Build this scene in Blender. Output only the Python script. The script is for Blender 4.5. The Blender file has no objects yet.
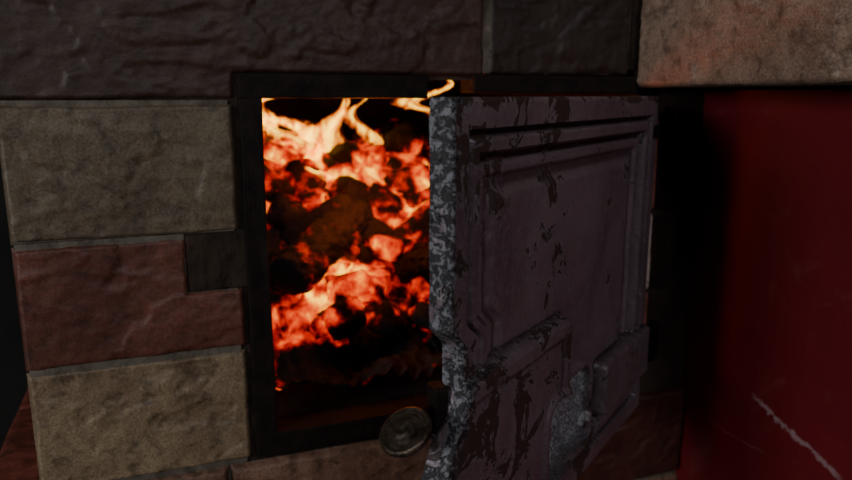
import bpy, bmesh, math, random
from mathutils import Vector, Euler, noise, Matrix
random.seed(7)
D=bpy.data
def link(o,parent=None):
    bpy.context.scene.collection.objects.link(o)
    if parent: o.parent=parent
    return o
def empty(name):
    o=D.objects.new(name,None); o.empty_display_size=.05; return link(o)
def sstep(a,b,x):
    t=max(0.,min(1.,(x-a)/(b-a))); return t*t*(3-2*t)
def fbm(p,o=4): return noise.fractal(p,1.0,2.0,o)

# ------------------------------------------------------------------ node helpers
def newmat(name):
    m=D.materials.new(name); m.use_nodes=True; nt=m.node_tree; nt.nodes.clear()
    out=nt.nodes.new('ShaderNodeOutputMaterial'); b=nt.nodes.new('ShaderNodeBsdfPrincipled')
    nt.links.new(b.outputs[0],out.inputs[0]); return m,nt,b,out
class N:
    def __init__(s,nt): s.nt=nt; s.pos=None
    def n(s,t,**k):
        x=s.nt.nodes.new(t)
        for a,v in k.items(): setattr(x,a,v)
        return x
    def l(s,a,b): s.nt.links.new(a,b)
    def obj(s):
        if not s.pos: s.pos=s.n('ShaderNodeTexCoord').outputs['Object']
        return s.pos
    def noise(s,scale,detail=6,rough=.6,dist=0,vec=None):
        x=s.n('ShaderNodeTexNoise'); x.inputs['Scale'].default_value=scale; x.inputs['Detail'].default_value=detail
        x.inputs['Roughness'].default_value=rough; x.inputs['Distortion'].default_value=dist
        s.l(vec or s.obj(),x.inputs['Vector']); return x.outputs['Fac']
    def ramp(s,fac,stops):
        r=s.n('ShaderNodeValToRGB'); e=r.color_ramp.elements
        while len(e)<len(stops): e.new(.5)
        for i,(p,c) in enumerate(stops):
            e[i].position=p; e[i].color=(c if isinstance(c,tuple) else (c,c,c))+(1,) if not (isinstance(c,tuple) and len(c)==4) else c
        s.l(fac,r.inputs[0]); return r.outputs[0]
    def math(s,op,a,b=None,c=None,clamp=False):
        m=s.n('ShaderNodeMath',operation=op,use_clamp=clamp)
        for i,v in enumerate((a,b,c)):
            if v is None: continue
            if isinstance(v,(int,float)): m.inputs[i].default_value=v
            else: s.l(v,m.inputs[i])
        return m.outputs[0]
    def mix(s,fac,a,b,blend='MIX'):
        m=s.n('ShaderNodeMix',data_type='RGBA',blend_type=blend)
        for i,v in ((0,fac),(6,a),(7,b)):
            if isinstance(v,(int,float)): m.inputs[i].default_value=v
            elif isinstance(v,tuple): m.inputs[i].default_value=v+(1,)
            else: s.l(v,m.inputs[i])
        return m.outputs[2]
    def bump(s,h,strength,dist,b):
        x=s.n('ShaderNodeBump'); x.inputs['Strength'].default_value=strength; x.inputs['Distance'].default_value=dist
        s.l(h,x.inputs['Height']); s.l(x.outputs[0],b.inputs['Normal']); return x
    def attr(s,name):
        a=s.n('ShaderNodeAttribute'); a.attribute_name=name; return a

def mat_tile():
    m,nt,b,o=newmat('split_stone_tile'); k=N(nt)
    tint=k.attr('tint').outputs['Color']
    n1=k.noise(11,6,.6,.6); n2=k.noise(60,7,.72,.3); n3=k.noise(500,4,.7); 
    c=k.mix(k.ramp(n1,[(.35,0.),(.65,1.)]),k.mix(1.,tint,(.72,.61,.54),'MULTIPLY'),k.mix(1.,tint,(1.25,1.18,1.06),'MULTIPLY'))
    c=k.mix(k.ramp(n2,[(.36,.6),(.5,0.)]),c,(.028,.017,.012))
    c=k.mix(k.ramp(n3,[(.40,.4),(.55,0.)]),c,(.022,.014,.012))
    c=k.mix(k.ramp(n3,[(.58,0.),(.75,.3)]),c,k.mix(1.,tint,(2.,2.,2.),'MULTIPLY'))
    b.inputs['Roughness'].default_value=.48; b.inputs['Specular IOR Level'].default_value=.4
    k.l(c,b.inputs['Base Color'])
    h=k.math('ADD',k.math('MULTIPLY',n2,1.),k.math('MULTIPLY',n3,.2)); k.bump(h,.42,.0025,b); return m
def mat_simple(name,c1,c2,scale,rough=.8,bump=.5,bd=.003,metal=0.,spec=.4):
    m,nt,b,o=newmat(name); k=N(nt)
    n1=k.noise(scale,7,.65,.3); n2=k.noise(scale*7,5,.65)
    k.l(k.mix(k.ramp(n1,[(.35,0.),(.68,1.)]),c1,c2),b.inputs['Base Color'])
    b.inputs['Roughness'].default_value=rough; b.inputs['Metallic'].default_value=metal; b.inputs['Specular IOR Level'].default_value=spec
    k.bump(k.math('ADD',n1,k.math('MULTIPLY',n2,.5)),bump,bd,b); return m

def mat_door():
    m,nt,b,o=newmat('peeling_painted_cast_iron'); k=N(nt)
    wear=k.attr('wear').outputs['Fac']; ash=k.attr('ash').outputs['Fac']; hgt=k.attr('cav').outputs['Fac']
    big=k.noise(9,5,.6,.8); mid=k.noise(30,9,.72,.7); fine=k.noise(210,6,.75,.5); spk=k.noise(600,3,.6); reg=k.noise(7,3,.5)
    paint=k.mix(k.ramp(big,[(.35,0.),(.65,1.)]),(.120,.078,.092),(.21,.150,.170))
    paint=k.mix(k.ramp(fine,[(.48,0.),(.75,.5)]),paint,(.30,.25,.28))
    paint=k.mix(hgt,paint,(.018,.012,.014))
    cw=k.math('ADD',k.math('ADD',mid,k.math('MULTIPLY',wear,.16)),k.math('MULTIPLY',k.math('SUBTRACT',reg,.50),.35))
    chip=k.ramp(cw,[(.600,0.),(.610,1.)])
    rim=k.ramp(cw,[(.578,0.),(.597,1.),(.610,0.)])
    c=k.mix(chip,paint,k.mix(spk,(.022,.014,.014),(.090,.050,.042)))
    c=k.mix(k.math('MULTIPLY',rim,.5),c,(.46,.42,.46))
    pit=k.ramp(fine,[(.47,0.),(.53,1.)])
    bare=k.mix(pit,(.022,.016,.018),k.mix(spk,(.10,.098,.11),(.28,.275,.30)))
    wf=k.ramp(k.math('ADD',wear,k.math('MULTIPLY',k.math('SUBTRACT',mid,.5),2.4)),[(.84,0.),(.92,1.)])
    c=k.mix(wf,c,bare)
    ashc=k.mix(k.ramp(spk,[(.42,0.),(.58,1.)]),(.07,.07,.08),(.38,.39,.42))
    c=k.mix(ash,c,ashc)
    k.l(c,b.inputs['Base Color'])
    k.l(k.mix(chip,(.32,.32,.32),(.65,.65,.65)),b.inputs['Roughness'])
    b.inputs['Specular IOR Level'].default_value=.6
    h=k.math('SUBTRACT',k.math('ADD',k.math('MULTIPLY',fine,.35),k.math('MULTIPLY',big,.6)),k.math('MULTIPLY',chip,.8))
    h=k.math('SUBTRACT',h,k.math('MULTIPLY',k.math('MULTIPLY',wf,k.math('SUBTRACT',1.,pit)),.6))
    k.bump(h,.9,.0014,b); return m

def mat_red():
    m,nt,b,o=newmat('dark_red_gloss_paint'); k=N(nt)
    n1=k.noise(6,5,.6,.4); n2=k.noise(90,6,.75); n3=k.noise(16,6,.7,.5)
    c=k.mix(n1,(.115,.005,.010),(.22,.014,.021))
    c=k.mix(k.ramp(n3,[(.54,0.),(.80,.45)]),c,(.28,.09,.09))
    sx=k.n('ShaderNodeSeparateXYZ'); k.l(k.obj(),sx.inputs[0]); Y,Z=sx.outputs[1],sx.outputs[2]
    def scuff(c,y0,z0,y1,z1,wid,amt):
        sl=(z1-z0)/(y1-y0)
        line=k.math('SUBTRACT',k.math('SUBTRACT',Z,z0),k.math('MULTIPLY',k.math('SUBTRACT',Y,y0),sl))
        line=k.math('ADD',line,k.math('MULTIPLY',k.math('SUBTRACT',n3,.5),.02))
        m1=k.math('SUBTRACT',1.,k.math('DIVIDE',k.math('ABSOLUTE',line),wid),clamp=True)
        t=k.math('DIVIDE',k.math('SUBTRACT',Y,y0),y1-y0)
        m2=k.ramp(t,[(0.,0.),(.08,1.),(.9,1.),(1.,0.)])
        mm=k.math('MULTIPLY',k.ramp(k.math('ADD',k.math('MULTIPLY',m1,.5),n2),[(.80,0.),(.92,1.)]),k.math('MULTIPLY',m2,k.math('GREATER_THAN',m1,0.)))
        return k.mix(k.math('MULTIPLY',mm,amt),c,(.40,.24,.25))
    c=scuff(c,-.095,.655,-.205,.616,.008,.8)
    c=scuff(c,-.105,.652,-.155,.632,.009,.7)
    c=scuff(c,-.02,.60,-.12,.60,.002,.3)
    k.l(c,b.inputs['Base Color']); b.inputs['Roughness'].default_value=.5; b.inputs['Specular IOR Level'].default_value=.3
    k.bump(k.math('ADD',k.math('MULTIPLY',n1,2.),k.math('MULTIPLY',n2,.4)),.4,.004,b); return m

HOT=[]
def heat_nodes(k,dark,bias,gain,sc1=26,sc2=62):
    geo=k.n('ShaderNodeNewGeometry').outputs['Position']
    tot=None
    for p,r,w in HOT:
        vm=k.n('ShaderNodeVectorMath',operation='DISTANCE'); k.l(geo,vm.inputs[0]); vm.inputs[1].default_value=p
        v=k.math('MULTIPLY',k.math('SUBTRACT',1.,k.math('DIVIDE',vm.outputs['Value'],r),clamp=True),w)
        tot=v if tot is None else k.math('ADD',tot,v)
    a=k.noise(sc1,3,.5,.2,geo); b=k.noise(sc2,3,.55,.1,geo); c=k.noise(160,4,.6,0,geo)
    nn=k.math('ADD',k.math('MULTIPLY',k.math('SUBTRACT',a,.5),2.4),k.math('MULTIPLY',k.math('SUBTRACT',b,.5),1.5))
    return k.math('ADD',k.math('ADD',k.math('MULTIPLY',tot,gain),bias),nn,clamp=True),c
def mat_ember(name,bias,gain,strength):
    m,nt,bs,o=newmat(name); k=N(nt)
    h,nz=heat_nodes(k,0,bias,gain)
    ao=k.attr('core').outputs['Fac']            # coal skin cools towards its outer corners
    h=k.math('SUBTRACT',h,k.math('MULTIPLY',ao,.26),clamp=True)
    col=k.ramp(h,[(0.,(.0,.0,.0)),(.15,(.5,.0,.0)),(.40,(1.,.012,.0)),(.62,(1.,.085,.0)),(.82,(1.,.27,.0)),(1.,(1.,.54,.01))])
    st=k.ramp(h,[(0.,.003),(.15,.03),(.40,.18),(.62,.34),(.82,.55),(1.,1.)])
    k.l(k.mix(k.ramp(nz,[(.4,0.),(.7,1.)]),(.004,.003,.003),(.018,.010,.008)),bs.inputs['Base Color'])
    bs.inputs['Roughness'].default_value=.9
    k.l(col,bs.inputs['Emission Color']); k.l(k.math('MULTIPLY',st,strength),bs.inputs['Emission Strength'])
    k.bump(nz,.8,.004,bs); return m
FL=3.2
def mat_flame():
    m,nt,bs,o=newmat('flame_gas'); k=N(nt); nt.nodes.remove(bs)
    uv=k.n('ShaderNodeTexCoord').outputs['UV']; sx=k.n('ShaderNodeSeparateXYZ'); k.l(uv,sx.inputs[0])
    u,v=sx.outputs[0],sx.outputs[1]
    e=k.math('SUBTRACT',1.,k.math('ABSOLUTE',k.math('SUBTRACT',k.math('MULTIPLY',u,2.),1.)))
    mp=k.n('ShaderNodeMapping'); mp.inputs['Scale'].default_value=(46,46,22); k.l(k.obj(),mp.inputs[0])
    nz=k.noise(1.,4,.6,1.3,mp.outputs[0])
    d=k.math('ADD',k.math('MULTIPLY',e,1.0),k.math('MULTIPLY',k.math('SUBTRACT',nz,.5),3.2))
    d=k.math('SUBTRACT',d,k.math('MULTIPLY',v,.15)); d=k.math('MULTIPLY',d,k.ramp(e,[(0.,0.),(.35,1.)]))
    dens=k.ramp(d,[(.08,0.),(1.1,1.)])
    top=k.ramp(v,[(0.,.1),(.2,.9),(.4,1.),(.85,.9),(1.,0.)])
    dens=k.math('MULTIPLY',dens,top)
    em=k.n('ShaderNodeEmission'); k.l(k.ramp(dens,[(0.,(1.,.06,.0)),(.35,(1.,.18,.0)),(.7,(1.,.38,.004)),(1.,(1.,.60,.03))]),em.inputs[0])
    k.l(k.math('MULTIPLY',k.math('POWER',dens,1.1),FL),em.inputs[1])
    tr=k.n('ShaderNodeBsdfTransparent'); ad=k.n('ShaderNodeAddShader'); k.l(em.outputs[0],ad.inputs[0]); k.l(tr.outputs[0],ad.inputs[1])
    k.l(ad.outputs[0],o.inputs[0]); return m

# ------------------------------------------------------------------ mesh helpers
def mesh_obj(name,verts,faces,mat,parent=None,smooth=True,attrs=None,cols=None):
    me=D.meshes.new(name); me.from_pydata(verts,[],faces); me.update()
    if smooth: me.polygons.foreach_set('use_smooth',[True]*len(me.polygons))
    for an,vals in (attrs or {}).items():
        a=me.attributes.new(an,'FLOAT','POINT'); a.data.foreach_set('value',vals)
    for an,vals in (cols or {}).items():
        a=me.attributes.new(an,'FLOAT_COLOR','POINT'); a.data.foreach_set('color',[c for v in vals for c in (v[0],v[1],v[2],1.)])
    me.materials.append(mat); o=D.objects.new(name,me); return link(o,parent)
def boxes(name,bl,mat,parent=None,bevel=0.,sub=0,disp=0.,dsc=30):
    bm=bmesh.new()
    for (x0,x1,y0,y1,z0,z1) in bl:
        g=bmesh.ops.create_cube(bm,size=1.)
        for v in g['verts']:
            v.co=Vector(((x0+x1)/2+v.co.x*(x1-x0),(y0+y1)/2+v.co.y*(y1-y0),(z0+z1)/2+v.co.z*(z1-z0)))
    if bevel: bmesh.ops.bevel(bm,geom=bm.edges[:],offset=bevel,segments=2,affect='EDGES',profile=.6)
    if sub:
        bmesh.ops.subdivide_edges(bm,edges=bm.edges[:],cuts=sub,use_grid_fill=True)
        for v in bm.verts:
            v.co+=noise.noise_vector(v.co*dsc)*disp
    me=D.meshes.new(name); bm.to_mesh(me); bm.free(); me.materials.append(mat)
    return link(D.objects.new(name,me),parent)

class TileSet:
    def __init__(s): s.v=[];s.f=[];s.c=[]
    def add(s,u0,u1,v0,v1,col,fmap,seed,res=.0016,notch=None,amp=1.,th=.006):
        nu=max(8,int((u1-u0)/res)); nv=max(8,int((v1-v0)/res)); base=len(s.v); ds=[]
        for j in range(nv+1):
            for i in range(nu+1):
                u=u0+(u1-u0)*i/nu; v=v0+(v1-v0)*j/nv
                wob=.0011*noise.noise(Vector((u*28,v*28,seed*3.1)))+.0006*noise.noise(Vector((u*130,v*130,seed)))
                d=min(u-u0,u1-u,v-v0,v1-v)
                if notch:
                    a,b,c2,d2=notch
                    dn=max(a-u,u-b,c2-v,v-d2); d=min(d,dn)
                ds.append(d)
                wx=.012*noise.noise(Vector((u*9,v*9,seed))); 
                n=fbm(Vector((u*7+wx*20,v*11,seed*2.3)),5)
                t=n*2.0; fr=t-math.floor(t); terr=(math.floor(t)+sstep(.38,.62,fr))/2.0
                q=noise.noise(Vector((u*9+v*6,v*26+u*4,seed*5.)))
                r=max(0,1-abs(q)*9)
                h=.0030*terr+.0007*fbm(Vector((u*70,v*70,seed)),4)+.0010*r*max(0,noise.noise(Vector((u*12,v*12,seed+9)))+.3)
                h=max(-.0022,h*amp)
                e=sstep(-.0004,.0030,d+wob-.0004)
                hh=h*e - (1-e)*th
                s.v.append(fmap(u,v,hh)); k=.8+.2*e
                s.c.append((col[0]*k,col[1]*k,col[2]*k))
        for j in range(nv):
            for i in range(nu):
                o=j*(nu+1)+i
                if max(ds[o],ds[o+1],ds[o+nu+1],ds[o+nu+2])<-.002: continue
                a=base+o; s.f.append((a,a+1,a+nu+2,a+nu+1))
    def make(s,name,mat,parent): return mesh_obj(name,s.v,s.f,mat,parent,cols={'tint':s.c})

# ------------------------------------------------------------------ materials
M_tile=mat_tile()
M_mortar=mat_simple('dark_mortar',(.016,.009,.006),(.045,.026,.017),30,.9,.8,.004)
M_grout=mat_simple('sandy_grout',(.08,.063,.047),(.20,.165,.13),60,.9,.8,.002)
M_iron=mat_simple('sooty_iron',(.005,.0035,.003),(.020,.011,.008),60,.7,.5,.002,.2,.25)
M_fire=mat_simple('sooty_firebrick',(.010,.005,.004),(.04,.016,.011),22,.95,.8,.006)
M_plaster=mat_simple('dark_plaster',(.014,.012,.011),(.025,.022,.020),4,.9,.3,.003)
M_floor=mat_simple('worn_floor_boards',(.035,.022,.015),(.08,.05,.032),6,.7,.4,.003)
M_door=mat_door(); M_red=mat_red()
M_knob=mat_simple('worn_brass_knob',(.030,.020,.013),(.20,.15,.11),160,.36,.5,.001,.7,.5)

BEIGE=(.28,.215,.142); GREY=(.170,.140,.100); RED=(.160,.057,.043); PINK=(.24,.145,.10); DARK_BROWN=(.062,.033,.025)  # last tint is a dark brown for upper row tiles

# ------------------------------------------------------------------ stove
stove=empty('masonry_stove')
YB=.004
boxes('mortar_core',[(-.111,.072,YB,.9,0,1.6),(.452,.54,YB,.9,0,1.6),(.072,.452,YB,.9,0,.640),(.072,.452,YB,.9,.975,1.6),(.072,.452,.5,.9,.640,.975)],M_mortar,stove)
boxes('grout_joints',[(-.1125,.052,.0026,.006,.50,.787),(-.1125,.011,.0026,.006,.787,.838),(-.1125,.052,.0026,.006,.8375,.946),(.052,.54,.0026,.006,.40,.62),(-.1125,.44,.0026,.006,.97,1.2)],M_grout,stove)
boxes('firebox_lining',[(.066,.078,.02,.51,.635,.98),(.452,.466,.02,.51,.635,.98),(.07,.46,.02,.51,.63,.645),(.07,.46,.03,.51,.972,.985),(.07,.46,.49,.51,.64,.98)],M_fire,stove,sub=6,disp=.004)
front=lambda u,v,h:(u,-h,v)
T=TileSet()
T.add(-.115,.2825,.9455,1.062,DARK_BROWN,front,1,notch=(.058,.30,.90,.9665),amp=1.1)
T.add(.286,.441,.9675,1.062,(.034,.021,.019),front,2)
T.add(-.115,.0565,.8365,.9435,GREY,front,3)
T.add(-.115,.0575,.7335,.8345,RED,front,4,notch=(.0125,.08,.788,.85))
T.add(-.115,.0565,.6265,.7315,BEIGE,front,5,amp=1.2)
low=lambda u,v,h:(u,-h-.006,v)
for i,(a,b) in enumerate([(-.128,.035),(.037,.245),(.247,.375),(.377,.538)]):
    T.add(a,b,.520,.6245,[PINK,(.26,.155,.115),(.12,.045,.034),(.075,.026,.020)][i],low,20+i)
for i,(a,b) in enumerate([(-.115,.05),(.054,.22),(.224,.39),(.394,.54)]): T.add(a,b,1.065,1.17,[GREY,DARK_BROWN,RED,BEIGE][i],front,30+i,res=.004)
for r in range(4):
    for i in range(4): T.add(-.115+i*.166,-.115+i*.166+.162,.412-r*.107,.516-r*.107,[BEIGE,RED,GREY,PINK][(i+r)%4],front,40+i+7*r,res=.006)
for i,(a,b,c) in enumerate([(.665,.742,(.34,.12,.10)),(.745,.828,(.70,.60,.60)),(.832,.925,(.50,.18,.17))]): T.add(.447,.478,a,b,c,lambda u,v,h:(u,-h-.008,v),60+i,amp=.6)
side=lambda u,v,h:(-.111-h-.002,u,v)
for r in range(-4,5):
    z=.7335+r*.104
    for i in range(3):
        o=.08*(r%2)
        T.add(.006+i*.17-(o if i else 0),.166+i*.17-o,z,z+.102,[RED,BEIGE,GREY][(i+r)%3],side,80+r*5+i,res=.005)
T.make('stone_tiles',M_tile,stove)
boxes('mortar_patch',[(.0125,.068,.0005,.01,.7885,.8365)],M_mortar,stove,bevel=.001,sub=10,disp=.0022,dsc=90)
boxes('iron_frame',[(.0600,.0795,-.0015,.03,.634,.9665),(.452,.468,-.001,.03,.634,.9665),(.0600,.226,-.0025,.03,.9475,.9675),(.270,.468,-.002,.03,.9515,.9675),(.0600,.468,-.002,.03,.6265,.650)],M_iron,stove,bevel=.0015,sub=4,disp=.0016,dsc=70)
boxes('side_plinth',[(-.150,-.105,.0,.7,0,.632)],M_mortar,stove)
P=TileSet(); topm=lambda u,v,h:(u,v,.639+h)
for i in range(4): P.add(-.158,-.112,-.004+i*.17,.162+i*.17,(.26,.075,.055),topm,200+i,res=.003)
sidem=lambda u,v,h:(-.154-h,u,v)
for i in range(4): P.add(-.004+i*.17,.162+i*.17,.53,.637,(.26,.075,.055),sidem,210+i,res=.004)
P.make('plinth_tiles',M_tile,stove)

# ------------------------------------------------------------------ fire (burns inside the stove's firebox cavity)
HOT+=[((.155,.12,.748),.080,.95),((.215,.13,.750),.06,.8),((.145,.27,.840),.085,1.05),((.12,.26,.855),.06,.7),((.19,.26,.845),.05,.7),((.275,.24,.822),.085,1.0),((.31,.25,.85),.07,.7),((.24,.28,.86),.05,.5),((.28,.17,.79),.05,.5),((.13,.055,.685),.055,-1.2),((.20,.055,.69),.055,-1.2),((.27,.06,.70),.055,-1.),((.17,.235,.868),.018,2.2)]
M_ember=mat_ember('glowing_coals',.08,.85,4.0)
M_char=mat_ember('charred_log',-.42,.6,2.6)
fire=empty('wood_fire')
def bedz(x,y):
    base=.668+.20*sstep(.05,.30,y)
    base+=.018*noise.noise(Vector((x*22,y*22,3)))+.010*(1-2*abs(noise.noise(Vector((x*60,y*60,1)))))
    return base
v=[];f=[];nx,ny=110,120
for j in range(ny+1):
    for i in range(nx+1):
        x=.081+.368*i/nx; y=.035+.45*j/ny; v.append((x,y,bedz(x,y)))
for j in range(ny):
    for i in range(nx):
        a=j*(nx+1)+i; f.append((a,a+1,a+nx+2,a+nx+1))
mesh_obj('coal_bed',v,f,M_ember,fire,attrs={'core':[.2]*len(v)})
def chunk(V,F,CO,c,s,seed,rot):
    bm=bmesh.new(); bmesh.ops.create_icosphere(bm,subdivisions=3,radius=1.)
    R=Euler(rot).to_matrix(); b=len(V); dark=random.choice((0.,0.,0.,.3,.9,1.6))
    for vv in bm.verts:
        p=vv.co.copy()
        m=max(abs(p.x),abs(p.y),abs(p.z)); p=p*(.25+.75/m*.85); rad=(1/m-1)/.73
        p*=1+.20*noise.noise(p*1.7+Vector((seed,0,0)))+.10*noise.noise(p*5+Vector((0,seed,0)))
        p=Vector((p.x*s[0],p.y*s[1],p.z*s[2])); V.append(tuple(R@p+Vector(c))); CO.append(dark+rad*1.2)
    for ff in bm.faces: F.append(tuple(b+x.index for x in ff.verts))
    bm.free()
V=[];F=[];CO=[]
for i in range(105):
    x=random.uniform(.105,.42); y=random.uniform(.09,.36); s=random.uniform(.012,.027)
    chunk(V,F,CO,(x,y,bedz(x,y)+s*.35),(s*random.uniform(.9,2.1),s,s*random.uniform(.6,1.)),i*1.3,(random.uniform(-.6,.6),random.uniform(-.6,.6),random.uniform(0,3)))
mesh_obj('coals',V,F,M_ember,fire,attrs={'core':CO})
def log(name,a,b,r,seed,mat):
    a=Vector(a);b=Vector(b);ax=(b-a).normalized(); q=ax.to_track_quat('Z','Y').to_matrix(); L=(b-a).length
    nr,nl=40,48; v=[];f=[]
    for j in range(nl+1):
        t=j/nl; 
        for i in range(nr):
            th=2*math.pi*i/nr; rr=r*(1+.22*noise.noise(Vector((math.cos(th)*1.3,math.sin(th)*1.3,t*3+seed)))+.12*noise.noise(Vector((math.cos(th)*5,math.sin(th)*5,t*14+seed))))
            crack=abs(noise.noise(Vector((math.cos(th)*3,math.sin(th)*3,t*9+seed)))); rr-=r*.14*max(0,1-crack*7)
            rr*=.35+.65*min(1,sstep(0,.04,min(t,1-t)+.012)+.0)
            v.append(tuple(q@Vector((rr*math.cos(th)*1.1,rr*math.sin(th)*.85,t*L))+a))
    for j in range(nl):
        for i in range(nr): f.append((j*nr+i,j*nr+(i+1)%nr,(j+1)*nr+(i+1)%nr,(j+1)*nr+i))
    f.append(tuple(range(nr))[::-1]); f.append(tuple(nl*nr+i for i in range(nr)))
    mesh_obj(name,v,f,mat,fire,attrs={'core':[0.]*len(v)})
log('log_1',(.105,.095,.766),(.210,.19,.815),.025,2,M_char)
log('log_2',(.24,.28,.79),(.34,.22,.768),.014,5,M_char)
log('log_3',(.11,.36,.865),(.20,.33,.90),.022,8,M_char)
log('log_4',(.29,.35,.88),(.41,.30,.90),.026,11,M_char)
log('log_5',(.24,.14,.752),(.30,.12,.775),.018,14,M_char)
M_flame=mat_flame()
def flame(name,base,h,w,lean,seed,yaw=.3):
    nu,nv=14,40; v=[];f=[];uv=[]
    for j in range(nv+1):
        t=j/nv
        cx=base[0]+lean*t*h+.9*w*noise.noise(Vector((t*2.5,seed,0))); cy=base[1]+.5*w*noise.noise(Vector((t*2,seed,5)))
        ww=w*(.55+.6*math.sin(math.pi*min(1,t*1.25+.15)))*(1-t**3)+.0008
        ww*=1+.6*noise.noise(Vector((t*4,seed,9)))
        for i in range(nu+1):
            s=i/nu*2-1; bow=.35*ww*(1-s*s)
            v.append((cx+s*ww*.5*math.cos(yaw+t*.8),cy+s*ww*.5*math.sin(yaw+t*.8)-bow,base[2]+h*t)); uv.append((i/nu,t))
    for j in range(nv):
        for i in range(nu):
            a=j*(nu+1)+i; f.append((a,a+1,a+nu+2,a+nu+1))
    o=mesh_obj(name,v,f,M_flame,fire); ul=o.data.uv_layers.new(name='UVMap')
    for lp in o.data.loops: ul.data[lp.index].uv=uv[lp.vertex_index]
flame('flame_1',(.122,.28,.865),.11,.085,.15,1.2)
flame('flame_2',(.148,.30,.87),.10,.075,-.1,3.7,-.2)
flame('flame_3',(.185,.26,.850),.12,.06,.25,6.1,.4)
flame('flame_4',(.215,.28,.85),.12,.06,-.15,8.3,.0)
flame('flame_5',(.170,.23,.845),.05,.028,.1,12.4,.2)
flame('flame_7',(.24,.30,.86),.11,.055,.2,18.2,.3)
flame('flame_8',(.302,.17,.920),.055,.07,.1,21.5,.1)
flame('flame_9',(.13,.31,.88),.09,.085,.2,24.9,-.1)
fl=D.lights.new('fire_glow','POINT'); fl.energy=.7; fl.color=(1.,.18,.025); fl.shadow_soft_size=.05
flo=link(D.objects.new('fire_glow',fl),fire); flo.location=(.20,.12,.86)

# ------------------------------------------------------------------ door
door=empty('cast_iron_stove_door')
HX,HY=.4735,-.010; ang=math.radians(36)
dd=Vector((-math.cos(ang),-math.sin(ang),0)); dn=Vector((math.sin(ang),-math.cos(ang),0))
Z0,Z1=.628,.949
UMIN=.030
def umax(z):
    if z>.822: return .413+.0012*noise.noise(Vector((0,0,z*70)))
    if z>.806: return .413-.014*sstep(.822,.806,z)
    if z>.783: return .399
    return .399+.027*sstep(.783,.71,z)
def hfront(u,z,U):
    d=min(u-UMIN,U-u,Z1-z,z-Z0)
    h=.0
    h+=.0065*(1-sstep(.0175,.0195,d))
    h+=.0055*(sstep(.0215,.0235,d)-sstep(.031,.034,d))
    h+=.0035*(sstep(.038,.040,d)-sstep(.045,.048,d))
    h-=.0035*sstep(.031,.034,d)
    h+=.0030*sstep(.055,.062,d)
    h+=.0012*fbm(Vector((u*9,z*9,4)),3)
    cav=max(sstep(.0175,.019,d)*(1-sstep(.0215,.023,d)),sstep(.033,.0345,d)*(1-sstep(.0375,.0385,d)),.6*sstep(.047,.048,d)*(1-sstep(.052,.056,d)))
    def rbox(a,b,c,e,r):
        qx=abs(u-(a+b)/2)-((b-a)/2-r); qz=abs(z-(c+e)/2)-((e-c)/2-r)
        return math.hypot(max(qx,0),max(qz,0))+min(max(qx,qz),0)-r
    w=.0012*noise.noise(Vector((u*60,z*60,8)))
    dp=rbox(.238,.47,.645,.786,.012)+w
    pl=1-sstep(-.0018,.0012,dp); h=h*(1-pl)+(.0085+.0006*fbm(Vector((u*30,z*30,2)),3))*pl
    h+=.0022*(sstep(-.016,-.014,dp)*(1-sstep(-.005,-.003,dp)))
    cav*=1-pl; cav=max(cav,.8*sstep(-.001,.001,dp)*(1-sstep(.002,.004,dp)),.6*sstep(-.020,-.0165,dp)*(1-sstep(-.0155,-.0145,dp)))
    ds=rbox(.172,.278,.660,.722,.016)+w*1.5
    sl=1-sstep(-.0025,.0015,ds); h=h*(1-sl)+(-.0065+.0022*fbm(Vector((u*90,z*90,2)),3))*sl
    h+=.0030*(sstep(-.001,.002,ds)-sstep(.005,.008,ds))
    db=rbox(-.03,.160,.668,.718,.006)+w
    bb=1-sstep(-.0018,.0012,db); h=h*(1-bb)+.0125*bb
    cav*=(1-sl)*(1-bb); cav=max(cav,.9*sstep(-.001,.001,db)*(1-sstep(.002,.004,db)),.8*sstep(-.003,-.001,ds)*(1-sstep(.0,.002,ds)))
    bl_=math.hypot((u-.345)/.014,(z-.893)/.032); h+=.0022*max(0,1-bl_)*(1+noise.noise(Vector((u*160,z*160,3))))
    wear=.75*(1-sstep(.0,.004,U-u))+.5*(1-sstep(.0,.020,U-u))+.5*(1-sstep(0,.008,Z1-z))+.28*(1-sstep(.02,.06,U-u))+.4*(1-sstep(0,.005,u-UMIN))+.7*max(0,1-bl_)
    wear+=.4*(sstep(-.004,-.001,dp)*(1-sstep(.0,.003,dp)))+.30*pl
    return h,wear,sl,cav
nu,nz=340,240
v=[];f=[];wr=[];ash=[];cv=[]
TH=.0085
def dpt(u,z,h): 
    p=Vector((HX,HY,0))+dd*u+dn*h; return (p.x,p.y,z)
for j in range(nz+1):
    z=Z0+(Z1-Z0)*j/nz; U=umax(z)
    for i in range(nu+1):
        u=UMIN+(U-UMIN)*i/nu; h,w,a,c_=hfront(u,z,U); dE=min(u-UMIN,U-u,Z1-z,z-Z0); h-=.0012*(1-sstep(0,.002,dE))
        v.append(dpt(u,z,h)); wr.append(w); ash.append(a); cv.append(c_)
for j in range(nz):
    for i in range(nu):
        a=j*(nu+1)+i; f.append((a,a+1,a+nu+2,a+nu+1))
bi=[(i,0) for i in range(nu)]+[(nu,j) for j in range(nz)]+[(i,nz) for i in range(nu,0,-1)]+[(0,j) for j in range(nz,0,-1)]
prev=[j*(nu+1)+i for i,j in bi]
for dep in (.33,.66,1.):
    cur=[]
    for (i,j) in bi:
        z=Z0+(Z1-Z0)*j/nz; U=umax(z); u=UMIN+(U-UMIN)*i/nu
        cur.append(len(v)); v.append(dpt(u+(.0006*noise.noise(Vector((0,z*90,dep*5))) if i==nu else 0),z,.003*(1-dep)-TH*dep)); wr.append(.98 if i==nu else .6); ash.append(0); cv.append(0)
    for q in range(len(bi)):
        r=(q+1)%len(bi); f.append((prev[r],prev[q],cur[q],cur[r]))
    prev=cur
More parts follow.
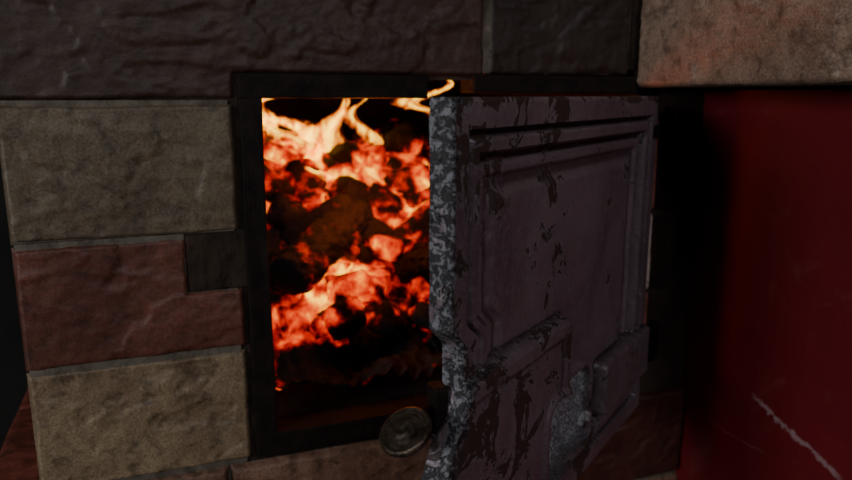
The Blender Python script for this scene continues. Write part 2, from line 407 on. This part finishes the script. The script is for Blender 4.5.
f.append(tuple(prev))
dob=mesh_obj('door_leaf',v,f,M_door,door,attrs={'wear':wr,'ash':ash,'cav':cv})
bm=bmesh.new(); bm.from_mesh(dob.data); bmesh.ops.recalc_face_normals(bm,faces=bm.faces[:]); bm.to_mesh(dob.data); bm.free()
m=dob.modifiers.new('es','EDGE_SPLIT'); m.split_angle=math.radians(60)
def cyl(bm,c,r,h,axis='Z',seg=24,r2=None):
    g=bmesh.ops.create_cone(bm,cap_ends=True,segments=seg,radius1=r,radius2=r if r2 is None else r2,depth=h)
    q=Vector(axis if not isinstance(axis,str) else (0,0,1)).normalized().to_track_quat('Z','Y').to_matrix()
    for vv in g['verts']: vv.co=q@vv.co+Vector(c)
bm=bmesh.new()
for z in (.69,.915):
    for k_ in range(3): cyl(bm,(HX+.006,HY-.003,z+(k_-1)*.0125),.0068,.0115)
    cyl(bm,(HX+.006,HY-.003,z),.0035,.046)
    g=bmesh.ops.create_cube(bm,size=1.)
    for vv in g['verts']:
        uu=.018+vv.co.x*.050; p=Vector((HX,HY,0))+dd*uu+dn*(.004+vv.co.y*.005); vv.co=Vector((p.x,p.y,z+vv.co.z*.011))
bmesh.ops.bevel(bm,geom=[e for e in bm.edges if e.calc_face_angle(0)>1.],offset=.0008,segments=2,affect='EDGES')
me=D.meshes.new('hinge_barrels'); bm.to_mesh(me); bm.free(); me.materials.append(M_iron); link(D.objects.new('hinge_barrels',me),door)
def lathe(name,prof,c,axis,mat,parent,seg=56):
    q=Vector(axis).normalized().to_track_quat('Z','Y').to_matrix(); v=[];f=[]
    for (r,h) in prof:
        for i in range(seg):
            a=2*math.pi*i/seg; v.append(tuple(q@Vector((r*math.cos(a),r*math.sin(a),h))+Vector(c)))
    n=len(prof)
    for j in range(n-1):
        for i in range(seg): f.append((j*seg+i,j*seg+(i+1)%seg,(j+1)*seg+(i+1)%seg,(j+1)*seg+i))
    f.append(tuple(range(seg))[::-1]); f.append(tuple((n-1)*seg+i for i in range(seg)))
    return mesh_obj(name,v,f,mat,parent)
kc=(.118,-.252,.7625)
lathe('latch_knob',[(.004,-.010),(.0045,-.006),(.010,-.0045),(.0148,-.003),(.0162,.0),(.0158,.002),(.0142,.0034),(.0130,.0016),(.0116,.0040),(.0102,.0020),(.0088,.0046),(.0074,.0026),(.006,.0050),(.0035,.0044),(.0015,.0050)],kc,(-.6,-.30,1.0),M_knob,door)
bm=bmesh.new(); cyl(bm,(.130,-.243,.7575),.0035,.028,(.75,.45,-.15))
me=D.meshes.new('knob_stem'); bm.to_mesh(me); bm.free(); me.materials.append(M_knob); link(D.objects.new('knob_stem',me),door)
boxes('latch_catch',[(.138,.147,-.245,-.232,.748,.782)],M_iron,door,bevel=.0015)

# ------------------------------------------------------------------ right wing
boxes('wall_right',[(.540,.72,-1.1,.02,0,.955)],M_red)
lint=empty('tiled_lintel')
boxes('lintel_core',[(.452,1.0,-1.1,-.001,.957,1.6)],M_mortar,lint)
L=TileSet(); lm=lambda u,v,h:(.448-h,-u,v)
seq=[(0.0,.246),(.249,.47),(.474,.70),(.704,.93)]
for i,(a,b) in enumerate(seq): L.add(a,b,.9575,1.066,(.38,.28,.225) if i%2==0 else BEIGE,lm,300+i,res=.002,amp=1.5)
for i in range(4): L.add(-.0+i*.2,.196+i*.2,1.068,1.175,(PINK if i%2 else GREY),lm,310+i,res=.005)
L.make('lintel_tiles',M_tile,lint)

# ------------------------------------------------------------------ room shell
boxes('floor',[(-2.4,1.8,-2.8,1.3,-.1,0)],M_floor)
boxes('ceiling',[(-2.4,1.8,-2.8,1.3,2.5,2.6)],M_plaster)
boxes('wall_back',[(-2.4,1.8,1.2,1.3,0,2.5)],M_plaster)
boxes('wall_front',[(-2.4,1.8,-2.8,-2.7,0,2.5)],M_plaster)
boxes('wall_left',[(-2.4,-2.3,-2.7,1.2,0,2.5)],M_plaster)
boxes('wall_far_right',[(1.7,1.8,-2.7,1.2,0,2.5)],M_plaster)

# ------------------------------------------------------------------ light
def area(name,loc,tgt,size,e,col):
    ld=D.lights.new(name,'AREA'); ld.shape='SQUARE'; ld.size=size; ld.energy=e; ld.color=col
    lo=link(D.objects.new(name,ld)); lo.location=loc; lo.rotation_euler=(Vector(tgt)-Vector(loc)).to_track_quat('-Z','Y').to_euler()
area('window_daylight',(-1.7,-.98,1.25),(.2,-.1,.8),.5,15,(.96,.98,1.))
area('door_fill',(.15,-2.45,2.1),(.2,-.1,.8),.6,13,(.93,.96,1.))  # soft frontal fill, added to brighten the door face
w=D.worlds.new('room_ambient'); bpy.context.scene.world=w; w.use_nodes=True
w.node_tree.nodes['Background'].inputs[0].default_value=(.5,.7,1,1); w.node_tree.nodes['Background'].inputs[1].default_value=.03

# ------------------------------------------------------------------ camera
cd=D.cameras.new('camera'); cam=link(D.objects.new('camera',cd)); cam.location=(0,-.6,.95)
cam.rotation_euler=Euler((math.pi/2-math.radians(11.7),0,-math.radians(20.5)),'XYZ')
cd.sensor_width=36; cd.lens=700*36/852; cd.clip_start=.01
cd.dof.use_dof=True; cd.dof.focus_distance=.47; cd.dof.aperture_fstop=7.
bpy.context.scene.camera=cam
